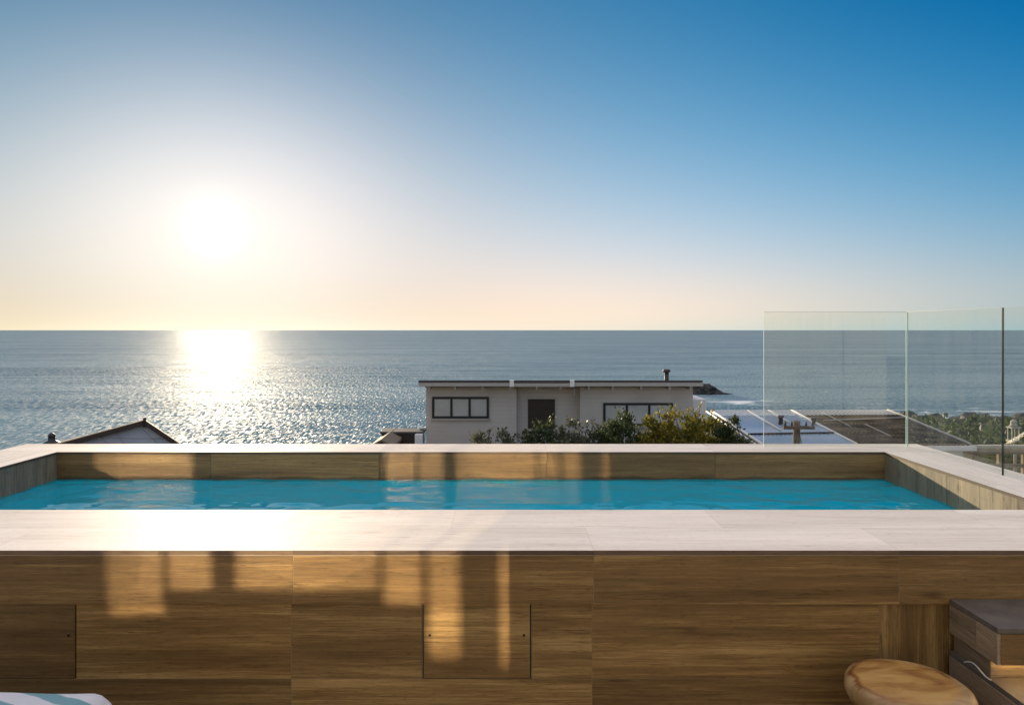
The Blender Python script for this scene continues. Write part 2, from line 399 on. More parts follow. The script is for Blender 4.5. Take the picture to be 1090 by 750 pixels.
# ------------------------------------------------------------------ steps
st = empty('pool_steps', (2.3, 2.5, 0), 'floating stone steps with warm light under the upper tread', 'steps')
xs0, xs1 = 1.728, 3.0
def tread(y0, y1, z1, thk):
    b = MB(); b.box(xs0+.004, xs1, y0+.004, y1, z1-.02, z1)
    tr = b.build('tread', M['stone'], st, bevel=.002)
    b = MB(); 
    ys = [y0, y0+.115, y1]
    for a, c in zip(ys, ys[1:]): b.box(xs0, xs0+.012, a+.001, c-.001, z1-thk, z1-.021, 'y')
    b.build('side_tile', M['side'], tr)
    b = MB(); b.box(xs0+.013, xs1, y0, y0+.012, z1-thk, z1-.021, 'x'); b.build('front_tile', M['clad'], tr)
    b = MB(); b.box(xs0+.013, xs1, y0+.0125, y1, z1-thk+.004, z1-.0215); b.build('tread_core', M['gap'], tr)
tread(2.475, YF0-.002, .607, .13)
tread(2.175, YF0-.002, .405, .125)
b = MB(); b.box(xs0+.014, xs1, 2.53, 2.74, .407, .474); b.build('riser', M['side'], st)
b = MB(); b.box(xs0+.03, xs1, 2.2, 2.745, 0, .278); b.build('plinth', M['stone'], st)
mled, t, bs = nt('warm_led'); bs.inputs['Emission Color'].default_value = (1,.62,.2,1); bs.inputs['Emission Strength'].default_value = 14
b = MB(); b.box(xs0+.03, xs1, 2.50, 2.51, .472, .4795); b.build('light_strip', mled, st)
b = MB(); pts = []
for k in range(16):
    a = k/15; pts.append((xs0-.018+.012*a, 2.63-.13*a, .414+.014*math.sin(a*5.0)+.012*a))
b.tube(pts, .0026, 8); b.build('cable', M['cable'], st)

# ------------------------------------------------------------------ stool
ms, t, bs = nt('stool_wood')
tc = N(t, 'ShaderNodeTexCoord'); mp = N(t, 'ShaderNodeMapping'); mp.inputs['Scale'].default_value = (3, 9, 2.5); mp.inputs['Rotation'].default_value = (0,0,.5)
L(t, tc.outputs['Object'], mp.inputs['Vector'])
n = N(t, 'ShaderNodeTexNoise', Scale=1.0, Detail=6.0, Roughness=.6, Distortion=1.6); L(t, mp.outputs['Vector'], n.inputs['Vector'])
L(t, ramp(t, n.outputs['Fac'], [(.30,(.22,.09,.022)),(.45,(.42,.22,.058)),(.58,(.53,.31,.095)),(.7,(.58,.38,.145))]), bs.inputs['Base Color'])
stc = bs.inputs['Base Color'].links[0].from_socket
spz_ = N(t, 'ShaderNodeSeparateXYZ'); L(t, tc.outputs['Object'], spz_.inputs[0])
cmb = N(t, 'ShaderNodeCombineXYZ'); L(t, math_n(t, 'SUBTRACT', spz_.outputs[0], 1.385), cmb.inputs[0]); L(t, math_n(t, 'SUBTRACT', spz_.outputs[1], 2.455), cmb.inputs[1])
rad_ = math_n(t, 'ADD', vmath(t, 'LENGTH', cmb.outputs[0]), math_n(t, 'MULTIPLY', math_n(t, 'SUBTRACT', n.outputs['Fac'], .5), .07))
stc = mixc(t, 'MIX', ramp(t, rad_, [(.158,(0,0,0)),(.178,(1,1,1))]), stc, ramp(t, n.outputs['Fac'], [(.4,(.30,.175,.07)),(.6,(.47,.31,.145))]))
crk = N(t, 'ShaderNodeTexNoise', Scale=5.0, Detail=1.0); L(t, tc.outputs['Object'], crk.inputs['Vector'])
stc = mixc(t, 'MULTIPLY', ramp(t, crk.outputs['Fac'], [(.48,(0,0,0)),(.6,(1,1,1))]), stc, ramp(t, math_n(t, 'ABSOLUTE', math_n(t, 'SUBTRACT', rad_, .166)), [(.002,(.42,.25,.12)),(.014,(1,1,1))]))
L(t, stc, bs.inputs['Base Color'])
bs.inputs['Roughness'].default_value = .42
sc_ = (1.398, 2.45, 0)
stool = empty('stool', sc_, 'round solid wood stump stool with honey-coloured top', 'stool')
b = MB(); prof = [(.125,0),(.138,.02),(.145,.10),(.148,.22),(.150,.30),(.152,.335)]
wob = lambda a, z: 1+.012*math.sin(3*a+1)+.008*math.sin(5*a+z*9)
b.lathe(prof, sc_, 64, wob=wob); b.build('trunk', ms, stool)
b = MB(); b.lathe([(.150,.336),(.180,.342),(.198,.358),(.207,.380),(.206,.400),(.199,.416),(.186,.426),(.165,.4315),(.12,.434),(.01,.435)], sc_, 64, wob=wob); b.build('seat', ms, stool)

# ------------------------------------------------------------------ daybed and striped towel (lower left)
dz = Z(731, 2.15)
db = empty('daybed', (-1.85, 2.0, 0), 'low cushioned daybed in front of the pool wall', 'daybed')
b = MB(); b.box(-2.55,-1.25, 1.2, 2.2, .16, .24); b.build('base', M['black'], db, bevel=.004)
for lx in (-2.5,-1.35):
    for ly in (1.25, 2.1):
        b = MB(); b.box(lx, lx+.05, ly, ly+.05, 0, .159); b.build('leg', M['black'], db)
mfab = simple('grey_cushion_fabric', (.5,.48,.45), .9)
b = MB(); b.box(-2.53,-1.27, 1.22, 2.18, .241, .36); b.build('mattress', mfab, db, bevel=.03)
mt, t, bs = nt('striped_towel_cloth')
uv = N(t, 'ShaderNodeUVMap'); sp = N(t, 'ShaderNodeSeparateXYZ'); L(t, uv.outputs['UV'], sp.inputs[0])
nz = N(t, 'ShaderNodeTexNoise', Scale=9.0, Detail=2.0); L(t, uv.outputs['UV'], nz.inputs['Vector'])
u = math_n(t, 'ADD', math_n(t, 'MULTIPLY', sp.outputs[0], .42), math_n(t, 'ADD', sp.outputs[1], math_n(t, 'MULTIPLY', nz.outputs['Fac'], .03)))
w = math_n(t, 'FRACT', math_n(t, 'MULTIPLY', u, 9.5))
L(t, ramp(t, w, [(.0,(.72,.72,.74)),(.55,(.72,.72,.74)),(.6,(.14,.34,.38)),(.95,(.14,.34,.38)),(1,(.72,.72,.74))]), bs.inputs['Base Color'])
bs.inputs['Roughness'].default_value = .95; bs.inputs['Sheen Weight'].default_value = .4
fz = N(t, 'ShaderNodeTexNoise', Scale=420.0, Detail=2.0); L(t, uv.outputs['UV'], fz.inputs['Vector'])
bp = N(t, 'ShaderNodeBump', Strength=.6, Distance=.003); L(t, fz.outputs['Fac'], bp.inputs['Height']); L(t, bp.outputs['Normal'], bs.inputs['Normal'])
b = MB()   # towel folded over a bolster: rounded slab with soft corners
x0, x1, y0, y1, zt = -2.5, X(131, 2.13), 1.78, 2.17, dz
nx, ny = 60, 30
def tow(i, j):
    u, v = i/nx, j/ny
    xx = x0+(x1-x0)*u; yy = y0+(y1-y0)*v
    ex = min(1, (x1-xx)/.10); ey = min(1, (yy-y0)/.09); ez = min(1, (y1-yy)/.055)
    h = (1-(1-ex)**2.4) * (1-(1-ey)**2.2) * (1-(1-ez)**2.4)
    zz = .365 + (zt-.365)*max(0, h)**.5 + .006*mnoise.noise(Vector((xx*5, yy*7, 1))) + .004*math.sin(xx*9+yy*14)
    return (xx, yy, zz)
for i in range(nx):
    for j in range(ny):
        ids = ((i,j),(i+1,j),(i+1,j+1),(i,j+1))
        b.face([tow(*q) for q in ids], [(tow(*q)[0], tow(*q)[1]+.6*tow(*q)[2]) for q in ids], 0, True)
b.face([tow(0,0), tow(0,ny), tow(nx,ny), tow(nx,0)])
tag(b.build('towel', mt), 'white and teal striped towel folded over the daybed', 'towel')

# ------------------------------------------------------------------ terrace floor
mf = wood_tile('terrace_tile', (.12,.09,.06), (.2,.15,.1), (.3,.23,.16), .5)
b = MB()
yy = -2.9
while yy < YF0:
    y2 = min(yy+.3, YF0+.012); xx = -7.0
    while xx < 7: b.box(xx+.001, min(xx+1.2,7)-.001, yy+.001, y2-.001, -.02, -.004, 'x'); xx += 1.2
    yy += .3
tag(b.build('floor', mf, merge=False), kind='structure')
b = MB(); b.box(-7, 7, -10, YF0+.012, -3.2, -.021); tag(b.build('terrace_slab', M['grout']), kind='structure')

# ------------------------------------------------------------------ villa behind the camera (its glazing throws the sun back on the pool wall)
d_in = -sun_to
hin = math.atan2(d_in.x, d_in.y)
target_head = math.atan(.315)                     # heading of the thrown-back light, from the slant of the patches
# facade normal heading a: reflected heading = 2a - hin + pi
a_n = (target_head + hin - math.pi) / 2
nrm = Vector((math.sin(a_n), math.cos(a_n), 0))
if nrm.y < 0: nrm = -nrm
r_out = d_in - 2*d_in.dot(nrm)*nrm
FP = Vector((0, -3.0, 0))                          # a point of the glazing plane
ax = Vector((nrm.y, -nrm.x, 0))                    # along the facade, to the right
def to_facade(px, py, d):
    p = Vector((X(px, d), d, Z(py, d)))
    tt = (p-FP).dot(nrm) / r_out.dot(nrm)
    q = p - r_out*tt
    return (q-FP).dot(ax), q.z
MV = Matrix(((ax.x, nrm.x, 0, FP.x), (ax.y, nrm.y, 0, FP.y), (0, 0, 1, 0), (0, 0, 0, 1)))
M['villa_wall'] = simple('cream_villa_render', (.46,.43,.385), .85, var=.05)
villa = empty('villa', (0, -3, 0), 'white villa facade with tall coated windows behind the terrace', 'house')
mwin = bpy.data.materials.new('coated_window_glass'); mwin.use_nodes = True; t = mwin.node_tree; bs = t.nodes['Principled BSDF']
bs.inputs['Base Color'].default_value = (.95,.90,.80,1); bs.inputs['Metallic'].default_value = 1; bs.inputs['Roughness'].default_value = 0
wins = []
for (pa, pb, py) in ((108,172.4,655),(174,224.5,627),(246,402,627),(403.5,448.5,644),(450.5,488,702),(527,541,711)):
    ua, zb_ = to_facade(pa, py, YF0); ub, _ = to_facade(pb, py, YF0)
    wins.append((ua, ub, zb_))
ztop = 2.6
b = MB(); us = [-7.0] + [u for w in wins for u in w[:2]] + [7.0]
for k in range(0, len(us), 2): b.box(us[k], us[k+1], -.25, 0.0, -.02, 3.1, 'x', M=MV)
for (ua, ub, zb_) in wins:
    b.box(ua, ub, -.25, 0, -.02, zb_, M=MV); b.box(ua, ub, -.25, 0, ztop, 3.1, M=MV)
b.build('wall', M['villa_wall'], villa, merge=False)
b = MB(); b.box(-7.4, 7.4, -6.5, .5, 3.101, 3.3, M=MV); b.build('roof', M['render_white'], villa)
b = MB(); b.box(-7, -6.75, -6.2, -.26, -.02, 3.1, M=MV); b.box(6.75, 7, -6.2, -.26, -.02, 3.1, M=MV); b.box(-6.74, 6.74, -6.2, -6, -.02, 3.1, M=MV)
b.build('rear_wall', M['render_white'], villa)
ua, zt5 = to_facade(103, 481, YB0); ub, zb5 = to_facade(206, 509, YB0)
b = MB(); b.box(ua, ub, .002, .03, zb5, zt5, M=MV); b.build('transom_pane', mwin, villa)
for (ua, ub, zb_) in wins:
    b = MB(); b.box(ua-.001, ub+.001, -.06, -.03, zb_-.001, ztop+.001, M=MV); b.build('window_pane', mwin, villa)

# ------------------------------------------------------------------ sea, islet and ground
SEA = -40.0; SEA_X = 0.0; SEA_ROUGH = .60; SEA_B = .965; SEA_MASK = .62     # waves hide part of one another's faces at this low angle
m, t, bs = nt('sea_water')
geo = N(t, 'ShaderNodeNewGeometry'); pos = geo.outputs['Position']
def noise_vec(sx, sy, detail, dist=0.0, rough=.6):
    mp = N(t, 'ShaderNodeMapping'); mp.inputs['Scale'].default_value = (sx, sy, 1); L(t, pos, mp.inputs['Vector'])
    n = N(t, 'ShaderNodeTexNoise', Scale=1.0, Detail=detail, Roughness=rough, Distortion=dist); n.noise_dimensions = '2D'
    L(t, mp.outputs['Vector'], n.inputs['Vector']); return n
def tilt(n, ax_, ay_):
    c = vmath(t, 'SUBTRACT', n.outputs['Color'], (.5,.5,.5)); return vmath(t, 'MULTIPLY', c, (ax_, ay_, 0))
acc = tilt(noise_vec(.030, .065, 3.0, .4), .30, .35)            # swell
def peaky(n, a1, a3):                        # mostly gentle facets, a few steep ones: separate glints instead of one sheen
    c = vmath(t, 'SUBTRACT', n.outputs['Color'], (.5,.5,.5)); c3 = vmath(t, 'MULTIPLY', c, vmath(t, 'MULTIPLY', c, c))
    v = vmath(t, 'ADD', vmath(t, 'MULTIPLY', c, (a1, a1, 0)), vmath(t, 'MULTIPLY', c3, (a3, a3, 0))); return v
acc = vmath(t, 'ADD', acc, peaky(noise_vec(1.3, .17, 2.0, .0, .6), 1.2, 60.0))   # wind waves
acc = vmath(t, 'ADD', acc, tilt(noise_vec(1.6, .8, 2.0), .6, .6))       # ripples
calm = noise_vec(.0005, .0045, 9.0, .6, .72)      # slicks and wind streaks
cm = N(t, 'ShaderNodeMapRange'); cm.inputs['From Min'].default_value = .36; cm.inputs['From Max'].default_value = .64; cm.inputs['To Min'].default_value = .55; cm.inputs['To Max'].default_value = 1.15; L(t, calm.outputs['Fac'], cm.inputs['Value'])
sc_n = N(t, 'ShaderNodeVectorMath'); sc_n.operation = 'SCALE'; L(t, acc, sc_n.inputs[0]); L(t, cm.outputs['Result'], sc_n.inputs['Scale']); acc = sc_n.outputs['Vector']
acc = vmath(t, 'ADD', acc, (SEA_X,-.15,1))
bands = noise_vec(.0012, .010, 7.0, .8, .68)
deep = ramp(t, bands.outputs['Fac'], [(.38,(.040,.135,.19)),(.62,(.15,.26,.30))])
# foam: streaks off the rocks on the right and round the islet
ISL = Vector((X(752, 455), 455, SEA))
mp = N(t, 'ShaderNodeMapping'); mp.inputs['Location'].default_value = (-ISL.x-8, -ISL.y+52, 0); L(t, pos, mp.inputs['Vector'])
dd = vmath(t, 'LENGTH', vmath(t, 'MULTIPLY', mp.outputs['Vector'], (1/30, 1/28, 0)))
f1 = math_n(t, 'SUBTRACT', 1.0, dd)
sp = N(t, 'ShaderNodeSeparateXYZ'); L(t, pos, sp.inputs[0])
shore = math_n(t, 'ABSOLUTE', math_n(t, 'MULTIPLY', math_n(t, 'SUBTRACT', sp.outputs['Y'], math_n(t, 'ADD', 335.0, math_n(t, 'MULTIPLY', sp.outputs['X'], .03))), 1/55))
f2 = math_n(t, 'MULTIPLY', math_n(t, 'SUBTRACT', 1.0, shore), math_n(t, 'MINIMUM', 1.0, math_n(t, 'MAXIMUM', 0.0, math_n(t, 'MULTIPLY', math_n(t, 'SUBTRACT', sp.outputs['X'], 130.0), 1/50))))
near = math_n(t, 'MAXIMUM', 0.0, math_n(t, 'MAXIMUM', f1, math_n(t, 'MULTIPLY', f2, .48)))
fn = noise_vec(.045, .12, 6.0, .7, .68)
foam = math_n(t, 'ADD', fn.outputs['Fac'], math_n(t, 'MULTIPLY', near, .34))
foam = ramp(t, foam, [(.68,(0,0,0)),(.76,(1,1,1))])
crest = ramp(t, noise_vec(.02, .14, 7.0, .5, .7).outputs['Fac'], [(.70,(0,0,0)),(.78,(.5,.5,.5))])
foam = mixc(t, 'ADD', 1.0, foam, crest)
nrm_sock = vmath(t, 'NORMALIZE', acc)
df = N(t, 'ShaderNodeBsdfDiffuse'); L(t, mixc(t, 'MIX', foam, deep, (.72,.76,.76)), df.inputs['Color'])
gA = N(t, 'ShaderNodeBsdfGlossy'); gA.inputs['Roughness'].default_value = .06; L(t, nrm_sock, gA.inputs['Normal'])
gB = N(t, 'ShaderNodeBsdfGlossy'); gB.inputs['Roughness'].default_value = SEA_ROUGH; L(t, nrm_sock, gB.inputs['Normal'])   # ripples too small to resolve
gl = N(t, 'ShaderNodeMixShader'); gl.inputs['Fac'].default_value = SEA_B; L(t, gA.outputs[0], gl.inputs[1]); L(t, gB.outputs[0], gl.inputs[2])
frn = N(t, 'ShaderNodeFresnel', IOR=1.333); L(t, nrm_sock, frn.inputs['Normal'])
mxs = N(t, 'ShaderNodeMixShader')
L(t, math_n(t, 'MULTIPLY', math_n(t, 'MULTIPLY', frn.outputs['Fac'], SEA_MASK), math_n(t, 'SUBTRACT', 1.0, foam)), mxs.inputs['Fac'])
L(t, df.outputs[0], mxs.inputs[1]); L(t, gl.outputs[0], mxs.inputs[2])
L(t, mxs.outputs[0], t.nodes['Material Output'].inputs['Surface']); t.nodes.remove(bs)
b = MB(); b.face([(-60000,-300,SEA),(60000,-300,SEA),(60000,80000,SEA),(-60000,80000,SEA)])
tag(b.build('sea', m, merge=False), 'open blue sea with sun glitter', 'sea', kind='structure')

mrock = simple('wet_dark_rock', (.045,.04,.035), .75, var=.5, scale=.35, bump=.6)
def rock_mesh(name, c, sx, sy, sz, seed, sub=5, prof=None, mat=None):
    bm = bmesh.new(); bmesh.ops.create_icosphere(bm, subdivisions=sub, radius=1)
    for v in bm.verts:
        p = v.co.copy(); q = p*1.7+Vector((seed*7.1, seed*3.3, seed))
        k = 1 + .35*mnoise.fractal(q, 1.0, 2.0, 5) + .12*mnoise.noise(q*4)
        z = p.z*k; 
        if z > .55: z = .55+(z-.55)*.35
        hx = p.x*k
        zz = z * (prof(hx) if prof else 1)
        v.co = Vector((hx*sx, p.y*k*sy, zz*sz))
    me = bpy.data.meshes.new(name); bm.to_mesh(me); bm.free()
    for p in me.polygons: p.use_smooth = False
    me.materials.append(mat or mrock); o = bpy.data.objects.new(name, me); C.objects.link(o); o.location = c; return o
isl = rock_mesh('sea_rock', ISL+Vector((-3,0,-.5)), 15, 9, 9.5, 3, prof=lambda x: 1.0 if x < .3 else max(.22, 1-(x-.3)*1.2))
tag(isl, 'low dark rock islet rising from the sea beside the neighbouring roof', 'rock')

def smooth(a, b, x):
    q = max(0, min(1, (x-a)/(b-a))); return q*q*(3-2*q)
def lerp_tab(tab, y):
    if y <= tab[0][0]: return tab[0][1]
    for (a, va), (b_, vb) in zip(tab, tab[1:]):
        if y <= b_: return va+(vb-va)*(y-a)/(b_-a)
    return tab[-1][1]
TABL = [(-60,-1.0),(-8,-2.6),(6,-2.9),(22,-4.2),(32,-5.2),(45,-8),(100,-22),(170,-38),(200,-43),(400,-60)]
TABR = [(-60,-1.0),(-8,-2.6),(6,-2.9),(22,-3.6),(34,-4.1),(48,-7.5),(100,-14),(160,-23),(230,-31),(285,-36.5),(305,-41),(340,-46),(500,-60)]
def ground_z(x, y):
    u = x/(abs(y)+6)
    k = smooth(.40, .54, u)
    wob = 12*mnoise.noise(Vector((x*.02, y*.02, 3)))
    yy = y + (wob if y > 60 else 0)
    z = lerp_tab(TABL, yy)*(1-k)+lerp_tab(TABR, yy)*k
    amp = .15 + min(2.2, max(0, (y-45)*.015))
    return z + amp*mnoise.fractal(Vector((x*.06, y*.06, 0)), 1.0, 2.0, 5)
mg, t, bs = nt('hillside')
geo = N(t, 'ShaderNodeNewGeometry')
def nz_(scale, det, rough=.65):
    n = N(t, 'ShaderNodeTexNoise', Scale=scale, Detail=det, Roughness=rough); L(t, geo.outputs['Position'], n.inputs['Vector']); return n.outputs['Fac']
veg = ramp(t, nz_(.9, 8.0, .7), [(.35,(.022,.028,.012)),(.52,(.055,.062,.026)),(.68,(.12,.115,.055))])
rocky = ramp(t, nz_(.5, 9.0, .7), [(.35,(.05,.045,.038)),(.65,(.16,.145,.12))])
spz = N(t, 'ShaderNodeSeparateXYZ'); L(t, geo.outputs['Position'], spz.inputs[0])
f = math_n(t, 'ADD', math_n(t, 'MULTIPLY', spz.outputs['Z'], -1/9), math_n(t, 'MULTIPLY', nz_(.06, 5.0), 2.5))
L(t, mixc(t, 'MIX', ramp(t, f, [(.45,(0,0,0)),(.6,(1,1,1))]) if False else ramp(t, math_n(t, 'MULTIPLY', f, .15), [(.68,(0,0,0)),(.8,(1,1,1))]), veg, rocky), bs.inputs['Base Color'])
bs.inputs['Roughness'].default_value = .95; bs.inputs['Specular IOR Level'].default_value = .1
bp = N(t, 'ShaderNodeBump', Strength=.9, Distance=.5); L(t, nz_(1.6, 8.0), bp.inputs['Height']); L(t, bp.outputs['Normal'], bs.inputs['Normal'])
b = MB()
xs = [-400+5*i for i in range(0, 220)]; ys = [-60+5*j for j in range(0, 90)]
ys = sorted(set([-60,-30,-10,5.4] + [6+1.5*j for j in range(30)] + [52+4*j for j in range(80)]))
xs = sorted(set([-400+20*i for i in range(19)] + [-40+2.5*i for i in range(33)] + [42+4*i for i in range(100)]))
gz = {(i,j): (x, y, ground_z(x, y)) for i, x in enumerate(xs) for j, y in enumerate(ys)}
for i in range(len(xs)-1):
    for j in range(len(ys)-1):
        b.face([gz[i,j], gz[i+1,j], gz[i+1,j+1], gz[i,j+1]], None, 0, True)
gr = b.build('ground', mg); tag(gr, 'hillside falling to the sea', 'ground', kind='structure')

# ------------------------------------------------------------------ foliage
def leaf_mat(name, lo, mid, hi, trans=.5):
    m = bpy.data.materials.new(name); m.use_nodes = True; t = m.node_tree; t.nodes.clear()
    o = N(t, 'ShaderNodeOutputMaterial'); geo = N(t, 'ShaderNodeNewGeometry'); tc = N(t, 'ShaderNodeTexCoord')
    n = N(t, 'ShaderNodeTexNoise', Scale=2.2, Detail=3.0); L(t, tc.outputs['Object'], n.inputs['Vector'])
    v = math_n(t, 'ADD', math_n(t, 'MULTIPLY', geo.outputs['Random Per Island'], .55), math_n(t, 'MULTIPLY', n.outputs['Fac'], .5))
    c = ramp(t, v, [(.15, lo), (.5, mid), (.85, hi)])
    d = N(t, 'ShaderNodeBsdfPrincipled'); d.inputs['Roughness'].default_value = .5; L(t, c, d.inputs['Base Color'])
    tr = N(t, 'ShaderNodeBsdfTranslucent'); L(t, c, tr.inputs['Color'])
    mx = N(t, 'ShaderNodeMixShader'); mx.inputs['Fac'].default_value = trans
    L(t, d.outputs[0], mx.inputs[1]); L(t, tr.outputs[0], mx.inputs[2]); L(t, mx.outputs[0], o.inputs['Surface'])
    return m
M['leaf_dark'] = leaf_mat('dark_leaves', (.016,.028,.010), (.05,.075,.025), (.12,.14,.05), .45)
M['leaf_grey'] = leaf_mat('grey_green_leaves', (.04,.05,.028), (.10,.11,.065), (.23,.22,.14), .4)
M['leaf_gold'] = leaf_mat('yellow_green_leaves', (.05,.065,.012), (.18,.17,.028), (.40,.31,.055), .55)
M['twig'] = simple('twig_bark', (.05,.035,.025), .9)
def leaves(b, rnd, c, rad, n, size, shape=1.5):
    """n leaf blades in clumps through an uneven crown"""
    cl = []
    nc = max(14, n//60)
    for _ in range(nc):
        while True:
            p = Vector((rnd.uniform(-1,1), rnd.uniform(-1,1), rnd.uniform(-1,1)))
            if .35 < p.length < 1: break
        k = .85+.3*mnoise.noise(p*1.6+c)
        cl.append((Vector((p.x*rad[0]*k, p.y*rad[1]*k, p.z*rad[2]*k)), rnd.uniform(.13, .28)*min(rad)))
    for i in range(n):
        cc, r = cl[i % nc]
        dv = Vector((rnd.gauss(0,1), rnd.gauss(0,1), rnd.gauss(0,.8))) * r*.62
        p = c + cc + dv
        out = (cc+dv*1.6).normalized() + Vector((rnd.gauss(0,.5), rnd.gauss(0,.5), rnd.gauss(.25,.5)))
        out.normalize(); sd_ = out.cross(Vector((rnd.gauss(0,1), rnd.gauss(0,1), rnd.gauss(0,1)))).normalized()
        s = size*rnd.uniform(.6,1.25); w = sd_*s*.30; nn = out.cross(sd_)*s*.12
        b.face([p, p+out*s*.5+w+nn, p+out*s, p+out*s*.5-w+nn])
def shrub(pxc, pyt, wpx, d, n, size, mat, label, rnd_seed, zoff=0, cat='shrub', group='garden shrubs below the grey house'):
    rnd = random.Random(rnd_seed)
    x = X(pxc, d); zt = Z(pyt, d); w = wpx/F*d/2; zg = ground_z(x, d)
    h = zt - zg
    e = empty('shrub', (x, d, zg), label, cat, group)
    cz = zg + h*.60; c = Vector((x, d, cz)); b = MB(); leaves(b, rnd, c, (w*1.12, w*.95, h*.44), int(n*2.0), size*.95)
    shoots = []
    for k in range(int(10+w*5)):           # loose shoots that break the outline
        a = rnd.uniform(0, 6.28); r = rnd.uniform(.2, .95); q0 = c+Vector((w*r*math.cos(a), w*.8*r*math.sin(a), h*.40*math.sqrt(max(.05, 1-r*r))))
        q1 = q0+Vector((rnd.gauss(0,.12), rnd.gauss(0,.12), rnd.uniform(.05,.17))); shoots.append((q0, q1))
        for u_ in range(9):
            p = q0.lerp(q1, u_/8); o_ = Vector((rnd.gauss(0,1), rnd.gauss(0,1), rnd.gauss(.6,.5))).normalized(); sd_ = o_.cross(Vector((rnd.gauss(0,1), rnd.gauss(0,1), .3))).normalized()
            s_ = size*rnd.uniform(.5,.95); b.face([p, p+o_*s_*.5+sd_*s_*.26, p+o_*s_, p+o_*s_*.5-sd_*s_*.26])
    b.build('foliage', mat, e, merge=False)
    b = MB()
    for q0, q1 in shoots: b.tube([q0-Vector((0,0,.2)), q1], [.012,.004], 4, cap=False)
    for k in range(9):
        a = rnd.uniform(0, 6.28); r = rnd.uniform(.3,.8)
        p0 = Vector((x+.08*math.cos(a), d+.08*math.sin(a), zg-.05)); p2 = c + Vector((w*r*math.cos(a), w*r*math.sin(a), h*rnd.uniform(.0,.3)))
        p1 = p0.lerp(p2, .5)+Vector((0,0,.15*h)); b.tube([p0, p1, p2], [.035,.022,.008], 6)
    b.build('stem', M['twig'], e)
shrub(527, 458, 56, 22.0, 1500, .13, M['leaf_grey'], 'low grey-green shrub under the left window of the grey house', 1)
shrub(575, 456, 70, 22.4, 2200, .13, M['leaf_dark'], 'dark low shrub below the brown shutter of the grey house', 2)
shrub(622, 449, 76, 22.2, 3200, .13, M['leaf_grey'], 'broad grey-green shrub left of the wide right window', 3)
shrub(664, 446, 66, 21.6, 3200, .12, M['leaf_dark'], 'dark rounded shrub in front of the wide window left end', 4)
shrub(706, 438, 54, 21.0, 3800, .11, M['leaf_gold'], 'yellow-green shrub with feathery top in front of the wide window', 5)
shrub(745, 434, 72, 20.4, 4600, .11, M['leaf_gold'], 'tallest golden shrub at the right corner of the grey house', 6)
shrub(777, 449, 50, 20.0, 2600, .12, M['leaf_dark'], 'dark shrub at the right end beside the pale metal roof', 7)

# ------------------------------------------------------------------ the grey house
D = 30.0
msid, t, bs = nt('grey_weatherboard')
tc = N(t, 'ShaderNodeNewGeometry'); sp = N(t, 'ShaderNodeSeparateXYZ'); L(t, tc.outputs['Position'], sp.inputs[0])
fr = math_n(t, 'FRACT', math_n(t, 'MULTIPLY', sp.outputs['Z'], 1/.18))
n = N(t, 'ShaderNodeTexNoise', Scale=.8, Detail=6.0); L(t, tc.outputs['Position'], n.inputs['Vector'])
col = ramp(t, n.outputs['Fac'], [(.3,(.53,.465,.415)),(.7,(.62,.55,.49))])
L(t, mixc(t, 'MULTIPLY', 1.0, col, ramp(t, fr, [(0,(.6,.6,.6)),(.06,(1,1,1))])), bs.inputs['Base Color']); bs.inputs['Roughness'].default_value = .7
bp = N(t, 'ShaderNodeBump', Strength=.5, Distance=.015); L(t, fr, bp.inputs['Height']); L(t, bp.outputs['Normal'], bs.inputs['Normal'])
M['fascia'] = simple('pale_gutter_metal', (.42,.38,.34), .4, var=.06)
M['roofdark'] = simple('dark_roof_sheet', (.05,.042,.04), .55, var=.2, scale=2)
M['frame'] = simple('black_window_frame', (.012,.012,.012), .5)
M['blind'] = simple('pale_window_blind', (.50,.48,.45), .6, var=.05)
M['brown'] = simple('dark_brown_shutter', (.045,.028,.02), .6, var=.2)
house = empty('grey_house', (X(595, 33), 33, -5.2), 'low grey weatherboard house with flat dark roof above the shrubs', 'house')
def wall_box(px0, px1, d, depth, ztop, name='wall', mat=None, parent=None):
    b = MB(); xa, xb, ya, yb = X(px0, d), X(px1, d), d, d+depth
    za, zb_ = ztop-.012, Z(408,29.2)-(yb-29.2)*.15-.06
    P = [(xa,ya,-5.6),(xb,ya,-5.6),(xb,yb,-5.6),(xa,yb,-5.6)]; Q = [(xa,ya,za),(xb,ya,za),(xb,yb,zb_),(xa,yb,zb_)]
    b.face(Q); b.face(P[::-1])
    for k in range(4): b.face([P[k], P[(k+1)%4], Q[(k+1)%4], Q[k]])
    return b.build(name, mat or msid, parent or house)
zw = Z(411, 30)
wall_box(453.5, 550, 30.0, 7.0, zw); wall_box(550.3, 616.8, 30.45, 6.5, zw); w3 = wall_box(617.2, 737.5, 29.9, 7.0, zw)
b = MB(); z0 = Z(408, 29.2); z1 = Z(404.6, 29.2); x0, x1 = X(445.5, 29.2), X(748, 29.2)
q = [(x0,29.2),(x1,29.2),(x1,37.6),(x0,37.6)]; drop = lambda y: (y-29.2)*.15
b.face([(x,y,z1-drop(y)) for x,y in q]); b.face([(x,y,z0-drop(y)) for x,y in q][::-1])
for (p, r) in zip(q, q[1:]+q[:1]):
    b.face([(*p, z0-drop(p[1])), (*r, z0-drop(r[1])), (*r, z1-drop(r[1])), (*p, z1-drop(p[1]))])
roof = b.build('roof', M['roofdark'], house)
b = MB(); b.box(x0, X(544,29.2), 29.1, 29.198, Z(411,29.1), Z(407.6,29.1)); b.box(X(544,29.2)+.002, X(608,29.2)-.002, 29.11, 29.198, Z(411.4,29.1), Z(408,29.1)); b.box(X(608,29.2), x1, 29.1, 29.198, Z(411,29.1), Z(407.4,29.1))
gut = b.build('gutter', M['fascia'], house)
